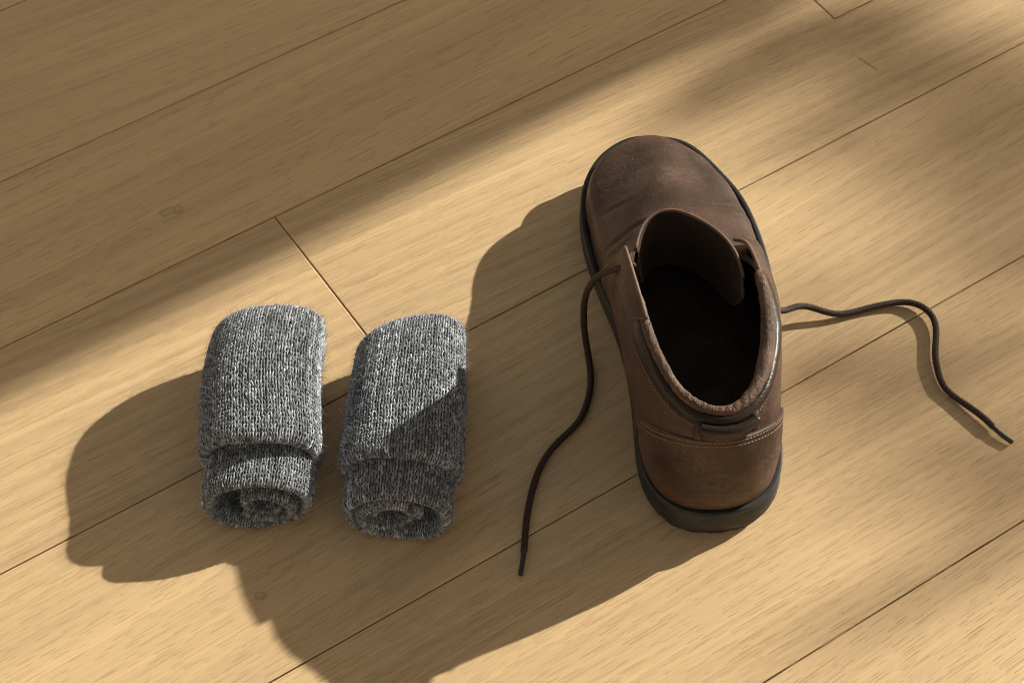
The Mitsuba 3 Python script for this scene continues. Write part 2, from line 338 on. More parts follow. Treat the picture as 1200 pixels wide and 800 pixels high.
outline = [(0.003, 0.0), (-0.019, 0.005), (-0.033, 0.021), (-0.0368, 0.041), (-0.036, 0.06), (-0.0345, 0.09), (-0.0365, 0.130), (-0.0425, 0.162), (-0.0475, 0.19), (-0.049, 0.218), (-0.046, 0.2425), (-0.040, 0.258),
           (-0.0290, 0.272), (-0.0117, 0.2815), (0.002, 0.282), (0.0244, 0.2762), (0.0424, 0.2554), (0.0560, 0.2285), (0.0624, 0.188), (0.0624, 0.158), (0.0582, 0.12), (0.052, 0.085), (0.0475, 0.0535), (0.0440, 0.030), (0.0360, 0.013), (0.022, 0.003)]
OUT = smooth_path(outline, 320, True)
def off2(c, d):
    t = np.roll(c, -1, 0) - np.roll(c, 1, 0); t /= np.linalg.norm(t, axis=1, keepdims=True)
    n = np.stack([t[:, 1], -t[:, 0]], 1)
    if ((n * (c - c.mean(0))).sum() < 0): n = -n
    return c + n * np.asarray(d).reshape(-1, 1)
def spring(y): return 0.009 * np.clip((y - 0.20) / 0.085, 0, 1) ** 2
def top_h(y): return 0.0225 - 0.0035 * np.clip((y - 0.05) / 0.12, 0, 1)
def sole_ring(d, zf):
    c = off2(OUT, d); z = spring(c[:, 1]) * 1.0 + zf(c[:, 1])
    return np.column_stack([c, z])
s_id = np.arange(320)
tread = np.where((s_id // 3) % 2 == 0, 0.0, 0.0003)
prof = [(-0.006, lambda y: 0.0 + tread), (-0.0022 - tread * 0.7, lambda y: 0.0002 + tread), (-0.0014 - tread * 0.5, lambda y: 0.0030 + 0 * y), (-0.0018, lambda y: 0.0042 + 0 * y), (-0.0002, lambda y: 0.0052 + 0 * y), (0.0006, lambda y: 0.009 + 0 * y),
        (0.0002, lambda y: top_h(y) * 0.72), (-0.0004, lambda y: top_h(y) - 0.0034), (0.0004, lambda y: top_h(y) - 0.0024), (0.0005, lambda y: top_h(y) - 0.0010), (-0.0004, lambda y: top_h(y)), (-0.0022, lambda y: top_h(y) + 0.0002), (-0.0034, lambda y: top_h(y) - 0.0004), (-0.0044, lambda y: top_h(y) - 0.0012), (-0.012, lambda y: top_h(y) - 0.0012)]
rings = np.stack([sole_ring(d, zf) for d, zf in prof], 1)
def cap(ring, flip):
    c = ring.mean(0); n = len(ring); k = np.arange(n)
    f = np.stack([k, (k + 1) % n, np.full(n, n)], 1)
    return trimesh.Trimesh(bw(np.vstack([ring, c])), f[:, ::-1] if flip else f, process=False)
obj('outsole', cat_m([grid_mesh(bw(rings), close_u=True), cap(rings[:, 0], False), cap(rings[:, -1], True)]), 'rubber', boot, smooth=35)

# control net of the upper: columns go round the boot from the heel (left side first), rows go up
L0 = [(.003, .0055), (-.016, .0095), (-.0285, .023), (-.0325, .048), (-.031, .085), (-.0335, .125), (-.0410, .168), (-.0452, .213), (-.0382, .2540), (-.003, .2750), (.0295, .2555), (.0472, .220), (.0535, .170), (.0510, .125), (.0475, .085), (.0425, .048), (.0345, .0205), (.020, .0085)]
L1 = [(.003, .0025, .038), (-.017, .0075, .038), (-.031, .022, .038), (-.036, .048, .038), (-.0365, .085, .038), (-.038, .125, .037), (-.0430, .170, .036), (-.0440, .213, .035), (-.0368, .2505, .036), (-.003, .2720, .038), (.0290, .253, .037), (.0470, .218, .035), (.0537, .170, .036), (.0525, .125, .037), (.0485, .085, .038), (.0432, .048, .038), (.0352, .020, .038), (.020, .0055, .038)]
L2 = [(.003, .004, .060), (-.016, .0085, .060), (-.0305, .023, .060), (-.0375, .048, .060), (-.041, .083, .060), (-.042, .120, .059), (-.0425, .164, .051), (-.0395, .208, .0425), (-.0300, .242, .0430), (-.002, .260, .046), (.0240, .245, .047), (.0415, .212, .049), (.0500, .165, .054), (.0500, .122, .057), (.047, .083, .060), (.042, .048, .060), (.034, .021, .060), (.019, .007, .060)]
L3 = [(.002, .0075, .081), (-.0145, .0125, .081), (-.0275, .027, .082), (-.0355, .050, .083), (-.0405, .081, .083), (-.041, .115, .080), (-.0365, .152, .066), (-.0285, .187, .0550), (-.0190, .212, .0525), (-.001, .227, .0550), (.019, .215, .0555), (.034, .191, .0595), (.043, .157, .068), (.045, .118, .078), (.0445, .081, .082), (.039, .050, .083), (.0295, .026, .082), (.016, .0115, .081)]
L4 = [(.002, .0135, .097), (-.0125, .0185, .098), (-.0235, .0325, .100), (-.0308, .053, .1035), (-.0348, .077, .1060), (-.0360, .102, .1050), (-.031, .134, .090), (-.022, .158, .077), (-.012, .171, .0730), (0, .174, .0730), (.0122, .162, .0775), (.0205, .144, .084), (.0325, .127, .0865), (.037, .108, .097), (.0375, .080, .100), (.033, .053, .100), (.0255, .032, .099), (.0145, .018, .098)]
L0 = [(x, y, top_h(y) + spring(y) - .002) for x, y in L0]
net = np.array([L0, L1, L2, L3, L4])                 # (5, 18, 3)
NC = 18
_cols = CubicSpline(np.arange(NC + 1), np.concatenate([net, net[:, :1]], 1), axis=1, bc_type='periodic')
def S(s, t):
    """points on the upper; s, t arrays of one shape"""
    s, t = np.broadcast_arrays(np.asarray(s, float), np.asarray(t, float)); sh = s.shape
    s, t = s.ravel() % NC, t.ravel()
    rows = _cols(s)                                  # (5, n, 3)
    out = np.empty((len(s), 3))
    cs = CubicSpline(np.arange(5), rows, axis=0, bc_type='natural')
    i = np.clip(np.floor(t).astype(int), 0, 3); w = t - i
    n = np.arange(len(s))
    c = cs.c[:, i, n]                                # (4, n, 3)
    out = ((c[0] * w[:, None] + c[1]) * w[:, None] + c[2]) * w[:, None] + c[3]
    return out.reshape(sh + (3,))
def SN(s, t):
    e = 0.01
    a = S(s + e, t) - S(s - e, t); t0 = np.clip(np.asarray(t, float), 0.01, 3.99); b = S(s, t0 + e) - S(s, t0 - e)
    n = np.cross(a, b); n /= np.linalg.norm(n, axis=-1, keepdims=True)
    return -n if SFLIP else n
SFLIP = False
SFLIP = bool(SN(np.array([0.0]), np.array([2.0]))[0, 1] > 0)      # outward at the heel is -y
def So(s, t, d): 
    return S(s, t) + SN(s, t) * np.asarray(d)[..., None]

def wrinkle(P):
    """creases of worn leather over the vamp, mottling elsewhere; metres"""
    y = P[..., 1]; q = P.reshape(-1, 3)
    n = vnoise(q, 60, 3, 3).reshape(y.shape) * 0.00035 + vnoise(q * np.array([0.6, 1.0, 0.8]), 170, 9, 2).reshape(y.shape) * 0.00012
    x = P[..., 0]
    yc = 0.176 - 0.25 * (x + 0.01) ** 2 / 0.03
    cr = np.exp(-((y - yc) / 0.0016) ** 2) * (-0.0012) + np.exp(-((y - yc - 0.0042) / 0.0030) ** 2) * 0.0012 + np.exp(-((y - yc + 0.0065) / 0.0042) ** 2) * 0.0009
    cr = cr * np.exp(-((x + 0.024) / 0.016) ** 2) * (P[..., 2] > 0.04)
    for c0, x0, sx, h in ((0.160, -0.034, 0.008, 0.0006), (0.192, 0.036, 0.010, 0.0003), (0.205, -0.03, 0.010, 0.0004), (0.183, 0.045, 0.008, 0.00025)):
        yy = c0 + 0.15 * (x - x0)
        cr += (np.exp(-((y - yy - 0.003) / 0.003) ** 2) - np.exp(-((y - yy) / 0.0017) ** 2)) * h * np.exp(-((x - x0) / sx) ** 2) * (P[..., 2] > 0.035)
    return n + cr

def panel(name, s0, s1, t0, t1, d, mat, ns=120, nt=60, thick=0.0016, label=None, rnd=0.0012, dd=None):
    """a leather panel over s in [s0(t), s1(t)], t in [t0(s), t1(s)], d metres proud of the upper, with rounded edges that turn down to it"""
    a = np.linspace(0, 1, ns)[:, None]; b = np.linspace(0, 1, nt)[None]
    # cluster a few samples at the borders for the turned edge
    if callable(s0) or callable(s1):
        tt = t0 + (t1 - t0) * b + 0 * a
        lo = s0(tt) if callable(s0) else s0 + 0 * tt; hi = s1(tt) if callable(s1) else s1 + 0 * tt
        ss = lo + (hi - lo) * a
    else:
        ss = s0 + (s1 - s0) * a + 0 * b
        lo = t0(ss) if callable(t0) else t0 + 0 * ss; hi = t1(ss) if callable(t1) else t1 + 0 * ss
        tt = lo + (hi - lo) * b
    base = S(ss, tt)
    # distance to the panel's border, in metres, along rows and columns
    du = np.r_[np.zeros((1, nt)), np.cumsum(np.linalg.norm(np.diff(base, axis=0), axis=2), 0)]; dv = np.c_[np.zeros(ns), np.cumsum(np.linalg.norm(np.diff(base, axis=1), axis=2), 1)]
    e = np.minimum(np.minimum(du, du[-1:] - du), np.minimum(dv, dv[:, -1:] - dv))
    rise = np.sqrt(np.clip(1 - (1 - np.clip(e / rnd, 0, 1)) ** 2, 0, 1))
    off = -0.0012 + (d + 0.0012) * rise + wrinkle(base) * rise
    if dd is not None: off = off + dd(a + 0 * b, b + 0 * a) * rise
    P = base + SN(ss, tt) * off[..., None]
    return obj(name, grid_mesh(bw(P), flip=not SFLIP), mat, boot, smooth=True) if label is None else tag(obj(name, grid_mesh(bw(P), flip=not SFLIP), mat, boot, smooth=True), label)

def border(x0, x1, n, e):   # sample positions with extra ones at both ends
    return x0 + (x1 - x0) * np.unique(np.r_[np.linspace(0, 1, n), np.linspace(0, e, 8), np.linspace(1 - e, 1, 8)])

# the quarters' front seam in (s, t), left and right
seamL = PchipInterpolator([0, 0.8, 1.6, 2.4, 3.2, 4.0], [6.05, 5.92, 5.86, 5.86, 5.92, 6.05])
seamR = PchipInterpolator([0, 0.8, 1.6, 2.4, 3.2, 4.0], [11.95, 12.05, 12.1, 12.1, 12.05, 11.95])
panel('vamp', 5.4, 12.6, 0.0, 4.0, 0.0, 'leather', 260, 130)
panel('quarter', -0.02, lambda t: seamL(t), 0.0, 3.98, 0.0013, 'leather', 200, 100)
panel('quarter', lambda t: seamR(t), 18.02, 0.0, 3.98, 0.0013, 'leather', 200, 100)
ctop = lambda s: 3.12 - 0.140 * s ** 2
panel('heel_counter', -2.75, 2.75, 0.0, lambda s: ctop(s), 0.0027, 'leather', 220, 90)
# padded collar band
panel('collar', -5.1, 4.05, lambda s: 3.46 - 0.004 * s ** 2, 4.02, 0.0018, 'smooth_leather', 260, 40, rnd=0.002, dd=lambda a, b: 0.0030 * np.sin(np.pi * b) ** 0.8 * np.clip(np.minimum(a, 1 - a) / 0.16, 0, 1) ** 0.6)

# rough rolled binding round the opening
sr = np.linspace(-5.0, 4.6, 420)
rim = S(sr, np.full_like(sr, 4.0)) - SN(sr, np.full_like(sr, 4.0)) * 0.0008 + np.array([0, 0, 0.0012])
rm = tube(bw(rim), (0.0029 + 0.0015 * np.exp(-((sr + 3.1) / 1.5) ** 2)) * np.clip(np.minimum((sr + 5.05) / 0.3, (4.65 - sr) / 0.3), 0.25, 1) ** 0.5, 22, up=Z3, flat=0.9)
rv = rm.vertices + rm.vertex_normals * (vnoise(rm.vertices, 900, 4, 3) * 0.00028 + vnoise(rm.vertices, 160, 5, 2) * 0.00022)[:, None]
obj('collar_binding', trimesh.Trimesh(rv, rm.faces, process=False), 'suede', boot, smooth=True)

# lining and insole
sl_ = np.linspace(0, 18, 181)[:-1][:, None]; tl = np.linspace(0.1, 3.97, 40)[None]
lin = So(sl_ + 0 * tl, tl + 0 * sl_, -0.0042 * np.ones((180, 40)))
obj('lining', grid_mesh(bw(lin), close_u=True, flip=SFLIP), 'lining', boot, smooth=True)
ins = off2(OUT, -0.008); ins = np.column_stack([ins, 0.026 + spring(ins[:, 1])])
obj('insole', cap(ins, True), 'lining', boot)

def sheet(rows, thick, name, mat, up_hint, ns=60, nt=30, label=None, edge_mat=None):
    """a thick flap from rows of points (local metres): a grid of curves"""
    rows = np.array(rows, float)
    R_ = np.stack([smooth_path(r, ns) for r in rows]); v = np.linspace(0, len(rows) - 1, nt)
    G = CubicSpline(np.arange(len(rows)), R_, axis=0, bc_type='natural')(v) if len(rows) > 2 else R_[0] + (R_[1] - R_[0]) * np.linspace(0, 1, nt)[:, None, None]
    n = np.cross(np.gradient(G, axis=0), np.gradient(G, axis=1)); n /= np.linalg.norm(n, axis=2, keepdims=True)
    if (n.mean((0, 1)) @ np.asarray(up_hint)) < 0: n = -n
    return G, n
def slab(G, n, d0, d1):
    """closed mesh between two offsets of a grid, with rounded rim"""
    mid = (d0 + d1) / 2; h = abs(d1 - d0) / 2
    a, b = G + n * d1, G + n * d0
    top, bot = grid_mesh(bw(a)), grid_mesh(bw(b), flip=True)
    def loop(X): return np.vstack([X[0, :-1], X[:-1, -1], X[-1, :0:-1], X[:0:-1, 0]])
    la, lb, lg, ln = loop(a), loop(b), loop(G), loop(n)
    c = lg.mean(0); t = np.roll(lg, -1, 0) - np.roll(lg, 1, 0); o = np.cross(t, ln); o /= np.maximum(np.linalg.norm(o, axis=1, keepdims=True), 1e-9)
    if ((o * (lg - c)).sum() < 0): o = -o
    ang = np.linspace(-np.pi / 2, np.pi / 2, 7)
    Rm = np.stack([lg + ln * (mid + h * math.sin(x)) + o * (h * math.cos(x)) for x in ang], 1)
    return [top, bot], grid_mesh(bw(Rm), close_u=True)
def flap(name, rows, thick, hint, mat='leather', lab=None):
    G, n = sheet(rows, thick, name, mat, hint)
    faces, rimm = slab(G, n, 0, thick)
    key = obj(name, cat_m(faces), mat, boot, smooth=50)
    obj('edge', rimm, 'leather_edge', key, smooth=50)
    if lab: tag(key, lab)
    return key, G, n

# tongue: pushed forward, its inner face towards the heel
def pl(px, py, z):
    """boot coordinates of the point at height z that stands behind a place of the survey picture"""
    g = floor_pt(px, py) * (1 - z) + [0, 0, z] - BO
    return (g @ BLX, g @ BAX, z)
t_top = np.array([pl(*q) for q in [(747, 291, .088), (752, 272, .090), (763, 256, .0915), (785, 248, .092), (813, 256, .0915), (841, 274, .091), (860, 297, .090), (869, 325, .088)]])
t_low = np.array([pl(*q) for q in [(754, 330, .060), (761, 318, .055), (778, 309, .051), (798, 311, .050), (817, 320, .052), (835, 333, .056), (856, 356, .063), (869, 348, .077)]])
t_mid = (t_top + t_low) / 2 + np.array([0, 0.0045, 0.001])
flap('tongue', [t_low, t_mid, t_top], 0.0022, (0, 1, 0.5), 'tongue_leather')
# eyelet facings
f_top = np.array([pl(759, 373, .110), pl(747, 330, .113), pl(735, 290, .114)])
f_low = So(np.array([4.05, 4.75, 5.55]), np.array([3.78, 3.55, 3.25]), np.array([0.0022, 0.0022, 0.0022]))
flap('facing', [f_low, (f_low + f_top) / 2 + [-0.0008, 0, 0], f_top], 0.0026, (-1, 0, 0.2), 'leather')
g_top = np.array([pl(861, 283, .087), pl(871, 285, .090), pl(880, 297, .093), pl(889, 320, .097), pl(897, 350, .1005), pl(900, 368, .101)])
g_low = So(np.array([12.2, 12.5, 12.9, 13.4, 13.8, 14.0]), np.array([3.1, 3.1, 3.15, 3.2, 3.35, 3.5]), np.full(6, 0.0020))
flap('facing', [g_low, (g_low + g_top) / 2 + [0.0008, 0, 0], g_top], 0.0022, (1, 0, 0.2), 'leather')
# pull tab at the back: a rolled loop held by two stitched ends over a base strip
def on_back(s, t, d): return So(np.atleast_1d(s).astype(float), np.atleast_1d(t).astype(float), np.full(np.atleast_1d(s).shape, d))
sb = np.linspace(-1.06, 0.70, 30)
bar = on_back(sb, 3.60 + 0 * sb, 0.0078)
key = obj('pull_tab', tube(bw(bar), 0.0030, 14, up=Z3, flat=0.9), 'smooth_leather', boot, smooth=True)
def strap(s0, s1, t0, t1, d, mat, name='base'):
    a = np.linspace(s0, s1, 30)[:, None]; b = np.linspace(t0, t1, 22)[None]
    e = np.minimum(np.minimum(a - s0, s1 - a) * 0.014, np.minimum(b - t0, t1 - b) * 0.02 + 0 * a)
    P = So(a + 0 * b, b + 0 * a, d - 0.0022 + 0.0022 * np.sqrt(np.clip(e / 0.0012, 0, 1)))
    obj(name, grid_mesh(bw(P), flip=not SFLIP), mat, key, smooth=True)
strap(-1.22, 0.88, 3.06, 3.42, 0.0042, 'leather')
strap(-1.24, -1.00, 3.10, 3.74, 0.0066, 'leather', 'stitched_end'); strap(0.66, 0.90, 3.10, 3.74, 0.0066, 'leather', 'stitched_end')

# eyelets: a small ring set in each facing
def eyelet(c, n, R=0.0026, r=0.0007):
    n = np.asarray(n, float); n /= np.linalg.norm(n); a = np.cross(n, [0, 0, 1.0]); a /= np.linalg.norm(a); b = np.cross(n, a)
    th = np.linspace(0, 2 * np.pi, 24, endpoint=False)[:, None]
    obj('eyelet', tube(bw(np.asarray(c) + R * (np.cos(th) * a + np.sin(th) * b)), r, 8, closed=True), 'eyelet_metal', boot, smooth=True)
eyelet(pl(734, 312.5, .1032), (-1, 0, 0.25))

# stitching
def stitches(P, N, pitch, ln=0.62, r=0.00032):
    d = np.r_[0, np.cumsum(np.linalg.norm(np.diff(P, axis=0), axis=1))]; out = []
    for x in np.arange(pitch * 0.5, d[-1] - pitch * 0.5, pitch):
        q = [np.array([np.interp(x + k * pitch * ln / 2, d, P[:, j]) for j in range(3)]) for k in (-1, 0, 1)]
        n = np.array([np.interp(x, d, N[:, j]) for j in range(3)]); n /= np.linalg.norm(n)
        q = [q[0] - n * 0.0002, q[1] + n * 0.0002, q[2] - n * 0.0002]
        out.append(tube(bw(np.array(q)), r, 6))
    return out
st = []
def st_line(s, t, d, pitch=0.0026):
    s = np.asarray(s, float); t = np.asarray(t, float)
    st.extend(stitches(So(s, t, np.full(s.shape, d)), SN(s, t), pitch))
x = np.linspace(-2.7, 2.7, 160)
st_line(x, ctop(x) - 0.10, 0.0029); st_line(x, ctop(x) - 0.24, 0.0029)
x = np.linspace(-3.7, 3.7, 200); st_line(x, 3.40 - 0.008 * x ** 2, 0.0016)
x = np.linspace(0.3, 3.9, 100)
for sm, sg_ in ((seamL, -1), (seamR, 1)):
    st_line(sm(x) + sg_ * 0.06, x, 0.0015); st_line(sm(x) + sg_ * 0.14, x, 0.0015)
key = obj('stitching', cat_m(st), 'thread', boot, smooth=True); tag(key, kind='stuff')

# laces
def unproj(px, z):
    g = floor_pt(*px); return np.array([g[0] * (1 - z), g[1] * (1 - z), z])
def lace(pts, r=0.0020):
    W = np.array([unproj(p[:2], p[2]) for p in pts])
    path = smooth_path(W, 260); d = np.r_[0, np.cumsum(np.linalg.norm(np.diff(path, axis=0), axis=1))]
    sides = 16; m = tube(path[:-14], r, sides, caps=True)
    n = len(path) - 14
    uv = np.stack([np.repeat(d[:n], sides), np.tile(np.arange(sides) / sides, n)], 1); uv = np.vstack([uv, [[0, 0], [d[n - 1], 0]]])
    key = obj('lace', m, 'lace', boot, smooth=True, uv=uv)
    tail = path[-16:]
    obj('aglet', tube(tail, np.r_[np.full(2, r * 0.95), np.full(14, r * 0.72)], 14), 'aglet_plastic', key, smooth=40)
lace([(744, 311, .103), (731, 313, .1025), (718, 316, .096), (705, 321, .083), (692, 334, .061), (685, 354, .039), (685, 388, .016), (690, 420, .0035), (692, 450, .0026), (687, 475, .0026), (677, 495, .0026), (655, 517, .0026), (637, 540, .0026), (625, 570, .0026), (617, 610, .0026), (614, 645, .0026), (610, 673, .0022)])
lace([(890, 350, .062), (899, 354, .050), (905, 358, .035), (912, 363, .022), (922, 363, .015), (935, 359, .012), (950, 360, .0085), (970, 366, .005), (990, 367.5, .0028), (1017, 361, .0026), (1040, 356, .003), (1062, 354, .0034), (1080, 359, .0040), (1092, 370, .0042), (1097, 387, .0041), (1096, 412, .0038), (1099, 434, .0033), (1106, 452, .0029), (1119, 465, .0026), (1138, 478, .0032), (1157, 493, .0034), (1170, 506, .0031), (1186, 518, .0025)])

# ---------------------------------------------------------------- rolled socks
WOOL_TINT = np.array([0.93, 0.97, 1.09])

def yarn_cloth(curve, closed, prof, wale, course, yshift=None, seed=0, swell=None, axis_y=None):
    """Knitted cloth. curve (n, 2): cross-section (x, z), prof (m, 2): (y, inward offset); wales run along prof.
    Returns (mesh, uv, colours) with a dark backing cloth under V-shaped stitches of real yarn."""
    r = np.random.default_rng(seed)
    nW = max(3, int(round((np.linalg.norm(np.diff(curve, axis=0), axis=1).sum()) / wale)))
    nU = nW * 4
    cv = smooth_path(curve, nU + (0 if closed else 1), closed)
    t = (np.roll(cv, -1, 0) - np.roll(cv, 1, 0)) if closed else np.gradient(cv, axis=0); t /= np.linalg.norm(t, axis=1, keepdims=True)
    nrm = np.stack([t[:, 1], -t[:, 0]], 1)
    if ((nrm * (cv - cv.mean(0))).sum() < 0): nrm = -nrm
    pf = smooth_path(prof, 400); plen = np.linalg.norm(np.diff(pf, axis=0), axis=1).sum(); nC = int(round(plen / course)); nV = nC * 4
    pf = smooth_path(prof, nV + 1)
    def place(iu, iv):
        iu = np.mod(iu, nU) if closed else np.clip(iu, 0, nU); iv = np.clip(iv, 0, nV)
        xs = np.arange(len(cv) + (1 if closed else 0))
        c = np.stack([np.interp(iu, xs, np.r_[cv[:, k], cv[:1, k]] if closed else cv[:, k]) for k in (0, 1)], -1)
        n = np.stack([np.interp(iu, xs, np.r_[nrm[:, k], nrm[:1, k]] if closed else nrm[:, k]) for k in (0, 1)], -1)
        y = np.interp(iv, np.arange(nV + 1), pf[:, 0]); o = np.interp(iv, np.arange(nV + 1), pf[:, 1])
        if yshift is not None: y = y + yshift(iu / nU)
        if swell is None:
            q = c - n * o[..., None]
        else:
            kx, kz = swell(iu / nU, y, o)             # scale about the centre
            q = np.stack([(c[..., 0] - CENTER[0]) * kx + CENTER[0], (c[..., 1] - CENTER[1]) * kz + CENTER[1]], -1)
        return np.stack([q[..., 0], y, q[..., 1]], -1)
    def normal(iu, iv):
        a = place(iu + 0.5, iv) - place(iu - 0.5, iv); b = place(iu, iv + 0.5) - place(iu, iv - 0.5)
        n = np.cross(a, b); n /= np.maximum(np.linalg.norm(n, axis=-1, keepdims=True), 1e-9)
        return n * SG
    CENTER = cv.mean(0)
    SG = 1.0
    g0 = normal(np.array([nU * 0.5]), np.array([nV * 0.5]))[0]; p0 = place(np.array([nU * 0.5]), np.array([nV * 0.5]))[0]
    nn = np.interp(nU * 0.5, np.arange(len(cv)), nrm[:, 0]) * g0[0] + np.interp(nU * 0.5, np.arange(len(cv)), nrm[:, 1]) * g0[2]
    mid_off = pf[int(nV * 0.5), 1] 
    if nn < 0: SG = -1.0
    # backing cloth
    iu = np.arange(nU if closed else nU + 1, dtype=float)[:, None]; iv = np.arange(0, nV + 1, 2, dtype=float)[None]
    iu2, iv2 = np.broadcast_arrays(iu, iv)
    B = place(iu2, iv2) - normal(iu2, iv2) * 0.0006
    bmesh = grid_mesh(B, close_u=closed)
    bcol = np.full((len(bmesh.vertices), 3), 0.16)
    # stitches: two legs per stitch
    I, J = np.meshgrid(np.arange(nW), np.arange(nC), indexing='ij'); I, J = I.ravel(), J.ravel()
    segs, sides = 6, 5
    a = np.linspace(0, 1, segs)
    legs_u, legs_v, legs_h, wtone = [], [], [], []
    tone_w = r.normal(size=(nW, nC)) * 0.16
    tone_w = tone_w + np.repeat(r.normal(size=(nW, 1)) * 0.16, nC, 1)
    for sgn in (-1, 1):
        ju, jv = r.normal(size=(len(I), 1)) * 0.10, r.normal(size=(len(I), 1)) * 0.25
        for ply_ in (-1, 1):                          # two plies twisted round one another make each leg
            tw = ply_ * np.cos(a[None] * 3.6 + r.uniform(0, 6.28, (len(I), 1)))
            lu = (I[:, None] + 0.5) * 4 + sgn * (0.58 + 0.84 * a[None] ** 0.9) + ju + tw * 0.36
            lv = (J[:, None] - 0.1) * 4 + a[None] * 5.9 + jv + r.normal(size=(len(I), 1)) * 0.12
            h = (-0.3 + 1.3 * np.sin(np.pi * np.clip(a * 0.92 + 0.06, 0, 1)))[None] + r.normal(size=(len(I), 1)) * 0.15 + 0.35 * ply_ * np.sin(a[None] * 3.6)
            legs_u.append(lu); legs_v.append(lv); legs_h.append(h); wtone.append(tone_w[I, J])
    U_, V_, H_ = np.vstack(legs_u), np.vstack(legs_v), np.vstack(legs_h)
    WT = np.concatenate(wtone)
    rad = wale * 0.138
    c = place(U_, V_); n = normal(U_, V_); c = c + n * (H_ * wale * 0.135)[..., None]
    tg = np.gradient(c, axis=1); tg /= np.maximum(np.linalg.norm(tg, axis=2, keepdims=True), 1e-9)
    bn = np.cross(tg, n); bn /= np.maximum(np.linalg.norm(bn, axis=2, keepdims=True), 1e-9); nn = np.cross(bn, tg)
    ang = np.arange(sides) / sides * 2 * np.pi
    rr = rad * (0.6 + 0.4 * np.sin(np.pi * (a * 0.8 + 0.1)))[None, :, None, None] * (1 + 0.16 * r.normal(size=(len(U_), 1, 1, 1)))
    ring = c[:, :, None] + rr * (np.cos(ang)[None, None, :, None] * bn[:, :, None] + np.sin(ang)[None, None, :, None] * nn[:, :, None])
    M = len(U_)
    s_, q_ = np.meshgrid(np.arange(segs - 1), np.arange(sides), indexing='ij'); s_, q_ = s_.ravel(), q_.ravel()
    a0 = s_ * sides + q_; a1 = s_ * sides + (q_ + 1) % sides; b0 = a0 + sides; b1 = a1 + sides
    f1 = np.vstack([np.stack([a0, b0, b1], 1), np.stack([a0, b1, a1], 1)])
    F_ = (f1[None] + (np.arange(M) * segs * sides)[:, None, None]).reshape(-1, 3)
    # marled wool: pale and charcoal plies, drifting along each strand
    key = r.random(M)
    tone = np.where(key < 0.30, r.uniform(0.11, 0.16, M), np.where(key < 0.62, r.uniform(0.17, 0.24, M), r.uniform(0.24, 0.31, M))) * np.exp(WT)
    tone = tone[:, None] * np.exp(r.normal(size=(M, segs)) * 0.18)
    tone = np.clip(np.repeat(tone[:, :, None], sides, 2) * np.exp(r.normal(size=(M, 1, sides)) * 0.22), 0.03, 0.75)
    col = np.clip(tone.reshape(-1)[:, None] * WOOL_TINT, 0, 0.9)
    uvs = np.stack(np.broadcast_arrays((a * 6)[None, :, None] + r.uniform(0, 90, (M, 1, 1)), (np.arange(sides) / sides * 6)[None, None]), -1).reshape(-1, 2)
    ym = trimesh.Trimesh(ring.reshape(-1, 3), F_, process=False)
    mesh = cat_m([bmesh, ym]); uv = np.vstack([np.zeros((len(bmesh.vertices), 2)), uvs]); colr = np.vstack([bcol, col])
    # loose fibres standing off the cloth
    K = int(nW * nC * 2.6)
    fu, fv = r.uniform(0, nU, K), r.uniform(0, nV, K)
    fp = place(fu, fv); fn = normal(fu, fv); fp = fp + fn * 0.0008
    d1 = fn * 0.8 + r.normal(size=(K, 3)) * 0.75; d1 /= np.linalg.norm(d1, axis=1, keepdims=True)
    L = (0.0012 + 0.0044 * r.random(K) ** 2)[:, None]; bend = r.normal(size=(K, 3)) * 0.6
    fib = np.stack([fp, fp + d1 * L * 0.5 + bend * L * 0.15, fp + d1 * L + bend * L * 0.5], 1)
    return mesh, uv, colr, fib

def fibres_mesh(fib, rad=0.00005):
    K = len(fib); t = np.gradient(fib, axis=1); t /= np.linalg.norm(t, axis=2, keepdims=True)
    up = np.where(np.abs(t[..., 2:]) > 0.8, [1.0, 0, 0], [0, 0, 1.0]); a = np.cross(t, up); a /= np.linalg.norm(a, axis=2, keepdims=True); b = np.cross(t, a)
    ang = np.arange(3) / 3 * 2 * np.pi; rr = rad * np.array([1.0, 0.9, 0.5])[None, :, None, None]
    V = fib[:, :, None] + rr * (np.cos(ang)[None, None, :, None] * a[:, :, None] + np.sin(ang)[None, None, :, None] * b[:, :, None])
    s_, q_ = np.meshgrid(np.arange(2), np.arange(3), indexing='ij'); s_, q_ = s_.ravel(), q_.ravel()
    a0 = s_ * 3 + q_; a1 = s_ * 3 + (q_ + 1) % 3
    f1 = np.vstack([np.stack([a0, a0 + 3, a1 + 3], 1), np.stack([a0, a1 + 3, a1], 1)])
    return trimesh.Trimesh(V.reshape(-1, 3), (f1[None] + (np.arange(K) * 9)[:, None, None]).reshape(-1, 3), process=False)

def superellipse(a, b, n, cx, cz, k=96, flat=0.0):
    th = np.linspace(0, 2 * np.pi, k, endpoint=False) - np.pi / 2
    c, s = np.cos(th), np.sin(th)
    x = a * np.sign(c) * np.abs(c) ** (2 / n); z = b * np.sign(s) * np.abs(s) ** (2 / n)
    return np.stack([cx + x, cz + z], 1)

